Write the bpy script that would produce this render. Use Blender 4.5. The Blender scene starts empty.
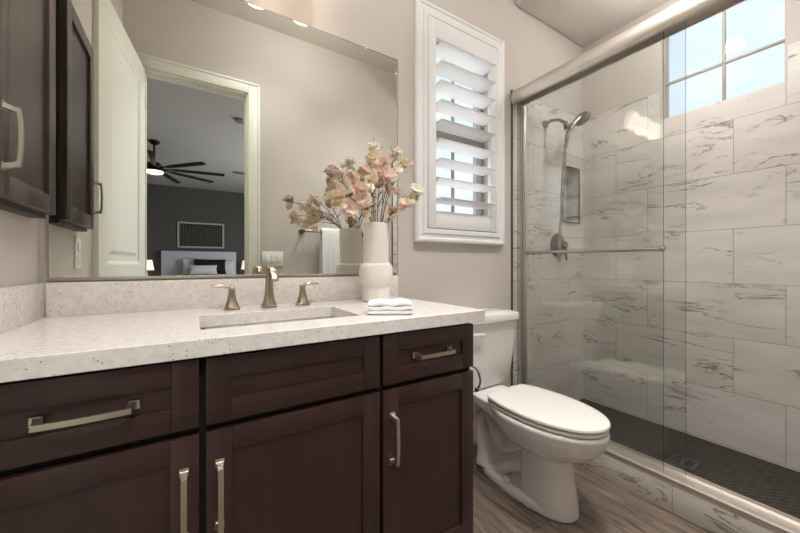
import bpy, bmesh, math, random
from mathutils import Vector, Matrix
S = bpy.context.scene
COL = S.collection
random.seed(7)
PI = math.pi

# ------------------------------------------------------------ camera
cam_d = bpy.data.cameras.new('camera'); cam = bpy.data.objects.new('camera', cam_d); COL.objects.link(cam)
cam.location = (0, 0, 1.0618)
cam.rotation_euler = (PI/2, 0, -math.radians(32.208))
cam_d.sensor_width = 36; cam_d.lens = 15.0; cam_d.shift_y = -0.0027
cam_d.clip_start = 0.02
S.camera = cam

# ------------------------------------------------------------ colour management
S.view_settings.view_transform = 'Standard'; S.view_settings.look = 'None'
S.view_settings.exposure = 0.13; S.view_settings.gamma = 1.0
S.view_settings.use_curve_mapping = False

def lin(c):
    if isinstance(c, str): c = [int(c[i:i+2], 16)/255 for i in (0, 2, 4)]
    return tuple((x/12.92 if x <= .04045 else ((x+.055)/1.055)**2.4) for x in c) + (1,)

# ------------------------------------------------------------ world: daylight sky
W = bpy.data.worlds.new('sky'); S.world = W; W.use_nodes = True
nt = W.node_tree; nt.nodes.clear()
tc = nt.nodes.new('ShaderNodeTexCoord'); sp = nt.nodes.new('ShaderNodeSeparateXYZ')
nt.links.new(tc.outputs['Generated'], sp.inputs[0])
rp = nt.nodes.new('ShaderNodeValToRGB'); nt.links.new(sp.outputs['Z'], rp.inputs[0])
e = rp.color_ramp.elements
e[0].position = 0.0; e[0].color = lin('f2f6f9')
e[1].position = 1.0; e[1].color = lin('bcd8f5')
q = e.new(.12); q.color = lin('e6f1fb')
q = e.new(.6); q.color = lin('dbeafa')
nz = nt.nodes.new('ShaderNodeTexNoise'); nz.inputs['Scale'].default_value = 3.2; nz.inputs['Detail'].default_value = 5
mp = nt.nodes.new('ShaderNodeMapping'); mp.inputs['Scale'].default_value = (1, 1, 2.6)
nt.links.new(tc.outputs['Generated'], mp.inputs[0]); nt.links.new(mp.outputs[0], nz.inputs[0])
cr = nt.nodes.new('ShaderNodeValToRGB'); cr.color_ramp.elements[0].position = .52; cr.color_ramp.elements[1].position = .72
nt.links.new(nz.outputs['Fac'], cr.inputs[0])
mx = nt.nodes.new('ShaderNodeMix'); mx.data_type = 'RGBA'
nt.links.new(cr.outputs[0], mx.inputs[0]); nt.links.new(rp.outputs[0], mx.inputs[6]); mx.inputs[7].default_value = lin('f6f8fb')
bg = nt.nodes.new('ShaderNodeBackground'); bg.inputs['Strength'].default_value = 1.12
ow = nt.nodes.new('ShaderNodeOutputWorld')
nt.links.new(mx.outputs[2], bg.inputs[0]); nt.links.new(bg.outputs[0], ow.inputs[0])

# ------------------------------------------------------------ added fill lights for both rooms, and the sun
def area(name, loc, size, power, color=(1, 1, 1), rot=(0, 0, 0), sy=None, spread=PI):
    l = bpy.data.lights.new(name, 'AREA'); l.energy = power; l.color = color; l.size = size; l.spread = spread
    if sy: l.shape = 'RECTANGLE'; l.size_y = sy
    else: l.shape = 'DISK'
    o = bpy.data.objects.new(name, l); COL.objects.link(o); o.location = loc; o.rotation_euler = rot
    return o
def bulb(name, loc, r, power, color):
    l = bpy.data.lights.new(name, 'POINT'); l.energy = power; l.color = color; l.shadow_soft_size = r
    o = bpy.data.objects.new(name, l); COL.objects.link(o); o.location = loc
bulb('fill_ceiling', (0.75, 0.62, 2.90), .06, 15, (1, .98, .96))  # unseen point light added to lift the bathroom ceiling and walls
bulb('fill_shower', (2.2, 0.7, 2.54), .05, 8, (1, .98, .96))  # added point light without a fitting, brightens the shower ceiling
area('fill_vanity', (0.45, 0.45, 3.03), 0.35, 5, (1, .98, .96), spread=math.radians(105))  # unseen overhead fill added above the counter
area('fill_toilet', (1.35, 0.5, 3.03), 0.35, 9, (1, .98, .96), spread=math.radians(85))  # soft light added over the toilet to brighten it and the floor
area('fill_shower_down', (2.1, 0.6, 2.74), 0.3, 4, (1, .98, .96), spread=math.radians(105))  # invented overhead fill for the lower shower
area('fill_entry', (0.05, -.85, 3.0), 0.5, 40, (1, .98, .96))  # fill added beyond the doorway to light the cabinet fronts
area('fill_bedroom', (3.3, -3.6, 1.6), 2.6, 150, (.97, .98, 1), (0, PI/2, 0), 1.8)  # added side fill for the bedroom; that wall has no window

su = bpy.data.lights.new('sun', 'SUN'); su.energy = 6; su.angle = .02; su.color = (1, .98, .95)
so = bpy.data.objects.new('sun', su); COL.objects.link(so); so.rotation_euler = Vector((.0, -.70, -.73)).to_track_quat('-Z', 'Y').to_euler(); so.location = (1.3, 4, 6)

# ------------------------------------------------------------ materials
def nodes(name):
    m = bpy.data.materials.new(name); m.use_nodes = True
    return m, m.node_tree, m.node_tree.nodes['Principled BSDF']
def mat(name, c, rough=.5, metal=0, spec=.5, bump=0, bscale=200, var=0, vscale=8, emit=None, es=0, coat=0, trans=0, sss=0):
    m, t, b = nodes(name)
    b.inputs['Base Color'].default_value = lin(c); b.inputs['Roughness'].default_value = rough
    b.inputs['Metallic'].default_value = metal; b.inputs['Specular IOR Level'].default_value = spec
    b.inputs['Coat Weight'].default_value = coat; b.inputs['Coat Roughness'].default_value = .08
    if sss: b.inputs['Subsurface Weight'].default_value = sss; b.inputs['Subsurface Scale'].default_value = .01
    co = t.nodes.new('ShaderNodeTexCoord')
    if var:
        n = t.nodes.new('ShaderNodeTexNoise'); n.inputs['Scale'].default_value = vscale; n.inputs['Detail'].default_value = 4
        t.links.new(co.outputs['Object'], n.inputs[0])
        r = t.nodes.new('ShaderNodeValToRGB'); L = lin(c)
        r.color_ramp.elements[0].position = .3; r.color_ramp.elements[1].position = .7
        r.color_ramp.elements[0].color = tuple(x*(1-var) for x in L[:3])+(1,)
        r.color_ramp.elements[1].color = tuple(min(1, x*(1+var)) for x in L[:3])+(1,)
        t.links.new(n.outputs['Fac'], r.inputs[0]); t.links.new(r.outputs[0], b.inputs['Base Color'])
    if bump:
        n = t.nodes.new('ShaderNodeTexNoise'); n.inputs['Scale'].default_value = bscale; n.inputs['Detail'].default_value = 3
        t.links.new(co.outputs['Object'], n.inputs[0])
        bp = t.nodes.new('ShaderNodeBump'); bp.inputs['Strength'].default_value = bump; bp.inputs['Distance'].default_value = .002
        t.links.new(n.outputs['Fac'], bp.inputs['Height']); t.links.new(bp.outputs[0], b.inputs['Normal'])
    if emit: b.inputs['Emission Color'].default_value = lin(emit); b.inputs['Emission Strength'].default_value = es
    return m

def N(t, kind, **kw):
    n = t.nodes.new(kind)
    for k, v in kw.items(): setattr(n, k, v)
    return n
def M2(t, op, a, b=None):
    n = t.nodes.new('ShaderNodeMath'); n.operation = op
    for i, x in enumerate((a, b)):
        if x is None: continue
        if isinstance(x, (int, float)): n.inputs[i].default_value = x
        else: t.links.new(x, n.inputs[i])
    return n.outputs[0]

def marble(name, plane, off=(0, 0), w=.61, h=.308, shift=.32, base=('dfd9d4', 'd2ccc6'), mortar='a29a92'):
    """large-format marble-look tile; plane picks the two world axes the tile grid runs in"""
    m, t, b = nodes(name)
    g = N(t, 'ShaderNodeNewGeometry'); s = N(t, 'ShaderNodeSeparateXYZ'); t.links.new(g.outputs['Position'], s.inputs[0])
    c = N(t, 'ShaderNodeCombineXYZ')
    t.links.new(M2(t, 'SUBTRACT', s.outputs[plane[0]], off[0]), c.inputs[0])
    t.links.new(M2(t, 'SUBTRACT', s.outputs[plane[1]], off[1]), c.inputs[1])
    br = N(t, 'ShaderNodeTexBrick'); br.offset = shift; br.offset_frequency = 2; br.squash = 1
    t.links.new(c.outputs[0], br.inputs['Vector'])
    for k, v in (('Scale', 1), ('Mortar Size', .0016), ('Mortar Smooth', .1), ('Bias', 0), ('Brick Width', w), ('Row Height', h)):
        br.inputs[k].default_value = v
    br.inputs['Color1'].default_value = (0, 0, 0, 1); br.inputs['Color2'].default_value = (1, 1, 1, 1); br.inputs['Mortar'].default_value = (.5, .5, .5, 1)
    # every tile takes its own piece of stone
    o = N(t, 'ShaderNodeVectorMath', operation='SCALE'); t.links.new(br.outputs['Color'], o.inputs[0]); o.inputs['Scale'].default_value = 37.0
    a = N(t, 'ShaderNodeVectorMath', operation='ADD'); t.links.new(c.outputs[0], a.inputs[0]); t.links.new(o.outputs[0], a.inputs[1])
    rot = N(t, 'ShaderNodeMapping'); rot.inputs['Rotation'].default_value = (0, 0, math.radians(-24)); rot.inputs['Scale'].default_value = (1.0, 4.0, 1)
    t.links.new(a.outputs[0], rot.inputs[0])
    n1 = N(t, 'ShaderNodeTexNoise'); n1.inputs['Scale'].default_value = 2.2; n1.inputs['Detail'].default_value = 6; n1.inputs['Roughness'].default_value = .62; n1.inputs['Distortion'].default_value = .7
    t.links.new(rot.outputs[0], n1.inputs[0])
    v = M2(t, 'ABSOLUTE', M2(t, 'SUBTRACT', n1.outputs['Fac'], .5))
    r1 = N(t, 'ShaderNodeValToRGB'); t.links.new(v, r1.inputs[0])
    r1.color_ramp.elements[0].position = 0; r1.color_ramp.elements[0].color = (1, 1, 1, 1)
    r1.color_ramp.elements[1].position = .021; r1.color_ramp.elements[1].color = (0, 0, 0, 1)
    n2 = N(t, 'ShaderNodeTexNoise'); n2.inputs['Scale'].default_value = 3.0; n2.inputs['Detail'].default_value = 3
    mp2 = N(t, 'ShaderNodeMapping'); mp2.inputs['Location'].default_value = (5, 3, 1); mp2.inputs['Rotation'].default_value = (0, 0, math.radians(-24)); mp2.inputs['Scale'].default_value = (1, 2.4, 1)
    t.links.new(a.outputs[0], mp2.inputs[0]); t.links.new(mp2.outputs[0], n2.inputs[0])
    r2 = N(t, 'ShaderNodeValToRGB'); t.links.new(n2.outputs['Fac'], r2.inputs[0])
    r2.color_ramp.elements[0].position = .5; r2.color_ramp.elements[0].color = (0, 0, 0, 1)
    r2.color_ramp.elements[1].position = .6; r2.color_ramp.elements[1].color = (1, 1, 1, 1)
    vein = M2(t, 'MULTIPLY', M2(t, 'MULTIPLY', r1.outputs[0], r2.outputs[0]), .85)
    # soft cloudy body
    n3 = N(t, 'ShaderNodeTexNoise'); n3.inputs['Scale'].default_value = 2.4; n3.inputs['Detail'].default_value = 4
    t.links.new(rot.outputs[0], n3.inputs[0])
    r3 = N(t, 'ShaderNodeValToRGB'); t.links.new(n3.outputs['Fac'], r3.inputs[0])
    r3.color_ramp.elements[0].position = .35; r3.color_ramp.elements[0].color = lin(base[1])
    r3.color_ramp.elements[1].position = .65; r3.color_ramp.elements[1].color = lin(base[0])
    x = N(t, 'ShaderNodeMix', data_type='RGBA'); t.links.new(vein, x.inputs[0]); t.links.new(r3.outputs[0], x.inputs[6]); x.inputs[7].default_value = lin('5f5142')
    y = N(t, 'ShaderNodeMix', data_type='RGBA'); t.links.new(br.outputs['Fac'], y.inputs[0]); t.links.new(x.outputs[2], y.inputs[6]); y.inputs[7].default_value = lin(mortar)
    t.links.new(y.outputs[2], b.inputs['Base Color'])
    b.inputs['Roughness'].default_value = .32
    bp = N(t, 'ShaderNodeBump'); bp.invert = True; bp.inputs['Strength'].default_value = .4; bp.inputs['Distance'].default_value = .001
    t.links.new(br.outputs['Fac'], bp.inputs['Height']); t.links.new(bp.outputs[0], b.inputs['Normal'])
    return m

def plank_floor():
    m, t, b = nodes('wood_look_plank_tile')
    g = N(t, 'ShaderNodeNewGeometry'); s = N(t, 'ShaderNodeSeparateXYZ'); t.links.new(g.outputs['Position'], s.inputs[0])
    c = N(t, 'ShaderNodeCombineXYZ')
    t.links.new(M2(t, 'SUBTRACT', s.outputs[1], -.364), c.inputs[0]); t.links.new(M2(t, 'SUBTRACT', s.outputs[0], .08), c.inputs[1])
    br = N(t, 'ShaderNodeTexBrick'); br.offset = .37; br.offset_frequency = 2
    t.links.new(c.outputs[0], br.inputs['Vector'])
    for k, v in (('Scale', 1), ('Mortar Size', .0016), ('Mortar Smooth', .1), ('Bias', 0), ('Brick Width', 1.2), ('Row Height', .15)): br.inputs[k].default_value = v
    br.inputs['Color1'].default_value = (0, 0, 0, 1); br.inputs['Color2'].default_value = (1, 1, 1, 1)
    o = N(t, 'ShaderNodeVectorMath', operation='SCALE'); t.links.new(br.outputs['Color'], o.inputs[0]); o.inputs['Scale'].default_value = 23
    a = N(t, 'ShaderNodeVectorMath', operation='ADD'); t.links.new(c.outputs[0], a.inputs[0]); t.links.new(o.outputs[0], a.inputs[1])
    mp = N(t, 'ShaderNodeMapping'); mp.inputs['Scale'].default_value = (1.6, 15, 1); t.links.new(a.outputs[0], mp.inputs[0])
    n = N(t, 'ShaderNodeTexNoise'); n.inputs['Scale'].default_value = 2.2; n.inputs['Detail'].default_value = 7; n.inputs['Roughness'].default_value = .65; n.inputs['Distortion'].default_value = 1.0
    t.links.new(mp.outputs[0], n.inputs[0])
    r = N(t, 'ShaderNodeValToRGB'); t.links.new(n.outputs['Fac'], r.inputs[0])
    el = r.color_ramp.elements; el[0].position = .28; el[0].color = lin('3a2e26'); el[1].position = .74; el[1].color = lin('94857a')
    k = el.new(.48); k.color = lin('6c5e52')
    y = N(t, 'ShaderNodeMix', data_type='RGBA'); t.links.new(br.outputs['Fac'], y.inputs[0]); t.links.new(r.outputs[0], y.inputs[6]); y.inputs[7].default_value = lin('5a5049')
    t.links.new(y.outputs[2], b.inputs['Base Color']); b.inputs['Roughness'].default_value = .42
    bp = N(t, 'ShaderNodeBump'); bp.invert = True; bp.inputs['Strength'].default_value = .5; bp.inputs['Distance'].default_value = .001
    t.links.new(br.outputs['Fac'], bp.inputs['Height']); t.links.new(bp.outputs[0], b.inputs['Normal'])
    return m

def mosaic():
    m, t, b = nodes('dark_mosaic')
    g = N(t, 'ShaderNodeNewGeometry'); mp = N(t, 'ShaderNodeMapping'); mp.inputs['Rotation'].default_value = (0, 0, math.radians(45))
    t.links.new(g.outputs['Position'], mp.inputs[0])
    br = N(t, 'ShaderNodeTexBrick'); br.offset = .5; t.links.new(mp.outputs[0], br.inputs['Vector'])
    for k, v in (('Scale', 1), ('Mortar Size', .0022), ('Mortar Smooth', .3), ('Bias', 0), ('Brick Width', .052), ('Row Height', .026)): br.inputs[k].default_value = v
    br.inputs['Color1'].default_value = lin('26241f'); br.inputs['Color2'].default_value = lin('332f29'); br.inputs['Mortar'].default_value = lin('4f4a42')
    t.links.new(br.outputs['Color'], b.inputs['Base Color']); b.inputs['Roughness'].default_value = .6; b.inputs['Specular IOR Level'].default_value = .25
    bp = N(t, 'ShaderNodeBump'); bp.invert = True; bp.inputs['Strength'].default_value = .5; bp.inputs['Distance'].default_value = .002
    t.links.new(br.outputs['Fac'], bp.inputs['Height']); t.links.new(bp.outputs[0], b.inputs['Normal'])
    return m

def quartz():
    m, t, b = nodes('speckled_quartz')
    co = N(t, 'ShaderNodeNewGeometry')
    v = N(t, 'ShaderNodeTexVoronoi'); v.inputs['Scale'].default_value = 170; t.links.new(co.outputs['Position'], v.inputs['Vector'])
    # a few of the cells hold a chip
    chip = M2(t, 'LESS_THAN', v.outputs['Distance'], .3)
    sx = N(t, 'ShaderNodeSeparateColor'); t.links.new(v.outputs['Color'], sx.inputs[0])
    pick = M2(t, 'GREATER_THAN', sx.outputs[0], .89)
    tint = N(t, 'ShaderNodeMix', data_type='RGBA'); t.links.new(sx.outputs[1], tint.inputs[0]); tint.inputs[6].default_value = lin('958d86'); tint.inputs[7].default_value = lin('b29f8c')
    n = N(t, 'ShaderNodeTexNoise'); n.inputs['Scale'].default_value = 60; n.inputs['Detail'].default_value = 3; t.links.new(co.outputs['Position'], n.inputs[0])
    r = N(t, 'ShaderNodeValToRGB'); t.links.new(n.outputs['Fac'], r.inputs[0])
    r.color_ramp.elements[0].position = .35; r.color_ramp.elements[0].color = lin('dad5d0'); r.color_ramp.elements[1].position = .6; r.color_ramp.elements[1].color = lin('e5e0db')
    x = N(t, 'ShaderNodeMix', data_type='RGBA'); t.links.new(M2(t, 'MULTIPLY', chip, pick), x.inputs[0]); t.links.new(r.outputs[0], x.inputs[6]); t.links.new(tint.outputs[2], x.inputs[7])
    t.links.new(x.outputs[2], b.inputs['Base Color']); b.inputs['Roughness'].default_value = .16
    return m

def wood(name, c1, c2, axis, rough=.36):
    m, t, b = nodes(name)
    g = N(t, 'ShaderNodeNewGeometry'); mp = N(t, 'ShaderNodeMapping')
    sc = [26, 26, 26]; sc[axis] = 1.6; mp.inputs['Scale'].default_value = sc
    t.links.new(g.outputs['Position'], mp.inputs[0])
    n = N(t, 'ShaderNodeTexNoise'); n.inputs['Scale'].default_value = 1.6; n.inputs['Detail'].default_value = 7; n.inputs['Roughness'].default_value = .6; n.inputs['Distortion'].default_value = .6
    t.links.new(mp.outputs[0], n.inputs[0])
    n2 = N(t, 'ShaderNodeTexNoise'); n2.inputs['Scale'].default_value = 7; n2.inputs['Detail'].default_value = 3; t.links.new(g.outputs['Position'], n2.inputs[0])
    f = M2(t, 'ADD', M2(t, 'MULTIPLY', n.outputs['Fac'], .6), M2(t, 'MULTIPLY', n2.outputs['Fac'], .4))
    r = N(t, 'ShaderNodeValToRGB'); t.links.new(f, r.inputs[0])
    r.color_ramp.elements[0].position = .36; r.color_ramp.elements[0].color = lin(c1); r.color_ramp.elements[1].position = .64; r.color_ramp.elements[1].color = lin(c2)
    t.links.new(r.outputs[0], b.inputs['Base Color']); b.inputs['Roughness'].default_value = rough
    b.inputs['Coat Weight'].default_value = .12; b.inputs['Coat Roughness'].default_value = .25
    return m

def glass(name, tint='f4f8f6', refl=1.0):
    m, t, b = nodes(name); t.nodes.remove(b); out = t.nodes['Material Output']
    tr = N(t, 'ShaderNodeBsdfTransparent'); tr.inputs[0].default_value = lin(tint)
    gl = N(t, 'ShaderNodeBsdfGlossy'); gl.inputs['Roughness'].default_value = 0.0; gl.inputs[0].default_value = (1, 1, 1, 1)
    gm = N(t, 'ShaderNodeNewGeometry')   # thin sheet: same reflectance seen from either side
    fr = N(t, 'ShaderNodeFresnel'); t.links.new(M2(t, 'SUBTRACT', 1.5, M2(t, 'MULTIPLY', gm.outputs['Backfacing'], 1.5-1/1.5)), fr.inputs[0])
    mx = N(t, 'ShaderNodeMixShader'); t.links.new(M2(t, 'MULTIPLY', fr.outputs[0], refl), mx.inputs[0])
    t.links.new(tr.outputs[0], mx.inputs[1]); t.links.new(gl.outputs[0], mx.inputs[2]); t.links.new(mx.outputs[0], out.inputs[0])
    return m

MT = dict(
    wall=mat('wall_paint', 'c6beb7', .75, bump=.25, bscale=90),
    ceil=mat('ceiling_paint', 'd8d1c9', .85, bump=.3, bscale=60),
    white=mat('white_paint', 'dcdbd8', .42),
    door=mat('door_paint', 'dfded2', .4),
    shut=mat('shutter_white', 'e4e4e3', .38),
    porc=mat('porcelain', 'e2dedb', .09, coat=.5),
    seat=mat('seat_plastic', 'e6e2db', .16, coat=.2),
    cab=wood('espresso_wood', '2a1814', '3b241f', 2),
    cabh=wood('espresso_wood_drawer', '2a1814', '3b241f', 0),
    cabu=wood('espresso_wood_wall', '362a26', '4a3b35', 2, .3),
    cabb=mat('shaded_cabinet_side', '1d1613', .45),  # wall cabinet body, darkened in colour for the shade on its side
    gap_shade=mat('shaded_face_frame', '0c0807', .8),  # near-black face frame: shade of the gaps put into its colour
    nick=mat('brushed_nickel', 'c6bcae', .34, 1),
    chrome=mat('chrome', 'b8b4ae', .16, 1),
    header=mat('satin_nickel', 'ddd5cd', .42, 1),
    track=mat('satin_track', 'd2cac2', .5, 1),
    gunm=mat('dull_metal', '7c7974', .3, 1),
    faucet=mat('champagne_nickel', 'aa9c8a', .3, 1),
    dark=mat('dark_bronze', '2a2725', .4, .7),
    mir=mat('mirror_silver', 'e4e6e0', 0.0, 1),
    mire=mat('mirror_edge', '9aa69a', .2, .3),
    tileb=marble('marble_tile_long_wall', (1, 2), (.587, .03), shift=.321),
    tilee=marble('marble_tile_end_wall', (0, 2), (2.585-.61*3, .03)),
    tilec=marble('marble_tile_curb', (1, 0), (.2, 1.3), h=.6),
    curb=marble('marble_curb_face', (1, 2), (.17, -.19), base=('dad5d0', 'cfc9c3')),
    floor=plank_floor(), mosaic=mosaic(), quartz=quartz(),
    glass=glass('clear_glass', 'fbfcfb', 1.0), wglass=glass('window_glass', 'fbfdff', .2),
    gedge=mat('glass_edge', '33403a', .15, .2),
    tan=mat('window_vinyl_tan', 'a69e91', .5),
    vase=mat('matte_ceramic', 'e4dcd3', .85, bump=.3, bscale=120),
    towel=mat('white_terry', 'e9e8e8', .95, bump=.9, bscale=420),
    twig=mat('dark_twig', '5d4a3c', .8),
    shade=mat('frosted_shade', 'fff6ec', .4, emit='fff1e2', es=2.3),
    bulb=mat('bulb', 'ffffff', .4, emit='ffe9cc', es=4),
    black=mat('black_rubber', '201e1d', .5),
    charc=mat('charcoal_wall', '4b4a48', .8, bump=.2, bscale=70),
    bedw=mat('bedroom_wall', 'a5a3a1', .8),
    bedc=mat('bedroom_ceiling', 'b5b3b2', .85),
    carpet=mat('bedroom_carpet', '8a8278', 1, var=.15, vscale=60),
    linen=mat('white_linen', 'c9c9cc', .9), headb=mat('headboard_cloth', 'b7bcc8', .9), blackc=mat('black_velvet', '0b0b0c', .9),
    lamp=mat('lamp_linen', 'f4efe6', .8, emit='fff3de', es=.9), fanlight=mat('fan_light_lens', 'fff4e0', .5, emit='ffe6c0', es=4),
    metal2=mat('silver_frame', 'a5a29e', .35, .8), plate=mat('plate_white', 'e8e6e0', .35),
    rug=mat('artwork_weave', '262422', .8, var=.9, vscale=26),
)
def petal(name, c):
    m, t, b = nodes(name); out = t.nodes['Material Output']
    co = N(t, 'ShaderNodeTexCoord'); n = N(t, 'ShaderNodeTexNoise'); n.inputs['Scale'].default_value = 60; t.links.new(co.outputs['Object'], n.inputs[0])
    r = N(t, 'ShaderNodeValToRGB'); L = lin(c); r.color_ramp.elements[0].position = .3; r.color_ramp.elements[1].position = .7
    r.color_ramp.elements[0].color = tuple(x*.88 for x in L[:3])+(1,); r.color_ramp.elements[1].color = tuple(min(1, x*1.1) for x in L[:3])+(1,)
    t.links.new(n.outputs['Fac'], r.inputs[0]); t.links.new(r.outputs[0], b.inputs['Base Color']); b.inputs['Roughness'].default_value = .7
    tl = N(t, 'ShaderNodeBsdfTranslucent'); t.links.new(r.outputs[0], tl.inputs[0])
    mx = N(t, 'ShaderNodeMixShader'); mx.inputs[0].default_value = .35
    t.links.new(b.outputs[0], mx.inputs[1]); t.links.new(tl.outputs[0], mx.inputs[2]); t.links.new(mx.outputs[0], out.inputs[0])
    return m
PET = {k: petal('petal_'+n, c) for k, n, c in (('c', 'cream', 'f8efe2'), ('y', 'straw', 'f1e6c8'), ('p', 'blush', 'f3dfd1'), ('t', 'tan', 'e8d3bf'), ('m', 'mauve', 'cfbcb2'))}

# ------------------------------------------------------------ mesh builder
class MB:
    def __init__(s): s.bm = bmesh.new()
    def _merge(s, b):
        me = bpy.data.meshes.new('t'); b.to_mesh(me); b.free(); s.bm.from_mesh(me); bpy.data.meshes.remove(me)
    def box(s, x0, x1, y0, y1, z0, z1, b=0.0, seg=2, M=None, mi=0):
        t = bmesh.new()
        bmesh.ops.create_cube(t, size=1)
        for v in t.verts: v.co = Vector(((x0+x1)/2+v.co.x*(x1-x0), (y0+y1)/2+v.co.y*(y1-y0), (z0+z1)/2+v.co.z*(z1-z0)))
        if b: bmesh.ops.bevel(t, geom=t.edges[:], offset=b, segments=seg, affect='EDGES', profile=.5, clamp_overlap=True)
        if M: bmesh.ops.transform(t, matrix=M, verts=t.verts)
        for f in t.faces: f.material_index = mi
        s._merge(t); return s
    def loft(s, rings, cap=True, closed=False, cyc=True):
        t = bmesh.new(); R = [[t.verts.new(p) for p in r] for r in rings]
        n = len(R[0]); last = len(R) if closed else len(R)-1
        for i in range(last):
            a, b = R[i], R[(i+1) % len(R)]
            for j in range(n if cyc else n-1):
                k = (j+1) % n
                t.faces.new((a[j], a[k], b[k], b[j]))
        if cap and not closed:
            t.faces.new(list(reversed(R[0]))); t.faces.new(R[-1])
        bmesh.ops.recalc_face_normals(t, faces=t.faces); s._merge(t); return s
    def lathe(s, prof, c=(0, 0, 0), seg=40, axis='z', cap=True):
        rings = []
        for r, h in prof:
            ring = []
            for i in range(seg):
                a = 2*PI*i/seg; u, v = r*math.cos(a), r*math.sin(a)
                p = {'z': (u, v, h), 'y': (u, h, v), 'x': (h, u, v)}[axis]
                ring.append((c[0]+p[0], c[1]+p[1], c[2]+p[2]))
            rings.append(ring)
        return s.loft(rings, cap)
    def tube(s, pts, r, seg=12, flat=None):
        P = [Vector(p) for p in pts]; rings = []; up = None
        for i, p in enumerate(P):
            d = (P[min(i+1, len(P)-1)]-P[max(i-1, 0)]).normalized()
            if up is None:
                up = Vector((0, 0, 1)) if abs(d.z) < .9 else Vector((1, 0, 0))
            u = (up - d*up.dot(d)).normalized(); w = d.cross(u); up = u
            rr = r[i] if isinstance(r, (list, tuple)) else r
            fu, fw = flat if flat else (1, 1)
            rings.append([p+u*rr*fu*math.cos(2*PI*k/seg)+w*rr*fw*math.sin(2*PI*k/seg) for k in range(seg)])
        return s.loft(rings)
    def sphere(s, c, r, sc=(1, 1, 1), u=20, v=12):
        t = bmesh.new(); bmesh.ops.create_uvsphere(t, u_segments=u, v_segments=v, radius=r)
        for q in t.verts: q.co = Vector((c[0]+q.co.x*sc[0], c[1]+q.co.y*sc[1], c[2]+q.co.z*sc[2]))
        s._merge(t); return s
    def wall(s, axis, a, b, u0, u1, z0, z1, holes=()):
        """slab whose normal runs along axis between a and b, with rectangular openings (u0,u1,z0,z1)"""
        us = sorted({u0, u1, *[h[0] for h in holes], *[h[1] for h in holes]}); zs = sorted({z0, z1, *[h[2] for h in holes], *[h[3] for h in holes]})
        us = [u for u in us if u0 <= u <= u1]; zs = [z for z in zs if z0 <= z <= z1]
        t = bmesh.new(); cell = {}
        def solid(i, j):
            if i < 0 or j < 0 or i >= len(us)-1 or j >= len(zs)-1: return False
            cu, cz = (us[i]+us[i+1])/2, (zs[j]+zs[j+1])/2
            return not any(h[0] < cu < h[1] and h[2] < cz < h[3] for h in holes)
        V = {}
        def vt(d, i, j):
            k = (d, i, j)
            if k not in V:
                dd = (a, b)[d]; u, z = us[i], zs[j]
                V[k] = t.verts.new({'x': (dd, u, z), 'y': (u, dd, z), 'z': (u, z, dd)}[axis])
            return V[k]
        for i in range(len(us)-1):
            for j in range(len(zs)-1):
                if not solid(i, j): continue
                for d in (0, 1): t.faces.new([vt(d, i, j), vt(d, i+1, j), vt(d, i+1, j+1), vt(d, i, j+1)])
                for (di, dj, e0, e1) in ((-1, 0, (i, j), (i, j+1)), (1, 0, (i+1, j), (i+1, j+1)), (0, -1, (i, j), (i+1, j)), (0, 1, (i, j+1), (i+1, j+1))):
                    if not solid(i+di, j+dj): t.faces.new([vt(0, *e0), vt(0, *e1), vt(1, *e1), vt(1, *e0)])
        bmesh.ops.recalc_face_normals(t, faces=t.faces); s._merge(t); return s
    def build(s, name, m, parent=None, loc=None, ang=35, smooth=True):
        me = bpy.data.meshes.new(name)
        org = Vector((0, 0, 0))
        if parent is not None:
            r = parent
            while r.parent: r = r.parent
            org = r.location.copy()
        elif loc is not None: org = Vector(loc)
        bmesh.ops.translate(s.bm, vec=-org, verts=s.bm.verts)
        s.bm.to_mesh(me); s.bm.free()
        for x in (m if isinstance(m, (list, tuple)) else [m]): me.materials.append(x)
        if smooth:
            me.shade_smooth(); me.set_sharp_from_angle(angle=math.radians(ang))
        o = bpy.data.objects.new(name, me); COL.objects.link(o)
        if parent is not None: o.parent = parent
        elif loc is not None: o.location = org
        return o

def thing(name, label, cat, loc, group=None):
    o = bpy.data.objects.new(name, None); COL.objects.link(o); o.location = loc; o.empty_display_size = .05
    return tag(o, label, cat, group)
def tag(o, label, cat, group=None):
    o['label'] = label; o['category'] = cat
    if group: o['group'] = group
    return o
def struct(o): o['kind'] = 'structure'; return o

# key planes
YM = 1.445; XL = -.391; YD = -.077; XB = 2.585; XT = 1.765; HC = 2.75; HH = 3.04

# ============================================================ STRUCTURE
WH = (1.09, 1.57, 1.28, 2.36)
NI = (2.316, 2.526, 1.38, 1.785)
struct(MB().wall('y', YM, YM+.15, XL-.12, XB+.15, 0, HH, [WH, (NI[0]-.01, NI[1]+.01, NI[2]-.01, NI[3]+.01)]).build('wall_mirror_side', MT['wall']))
struct(MB().wall('x', XL-.12, XL, YD-.12, YM, 0, HH).build('wall_left', MT['wall']))
DO = (-.284, .400, 0, 2.452)
struct(MB().wall('y', YD-.12, YD, -3.1, 3.5, 0, HH, [DO]).build('wall_door_side', [MT['wall']]))
WN = (.385, .94, 2.0, 2.6)
struct(MB().wall('x', XB+.012, XB+.14, YD, YM, 0, HH, [(.395, .93, 2.0, 2.6)]).build('wall_right', MT['wall']))
struct(MB().wall('x', XB, XB+.012, YD+.012, YM-.012, 0, 2.186, [WN]).build('wall_right_tile', MT['tileb']))
struct(MB().wall('y', YM-.012, YM, XT, XB+.012, 0, 2.186, [NI]).build('wall_shower_tile', MT['tilee']))
struct(MB().wall('y', YD, YD+.012, XT, XB+.012, 0, 2.186).build('wall_shower_tile', MT['tilee']))
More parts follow.
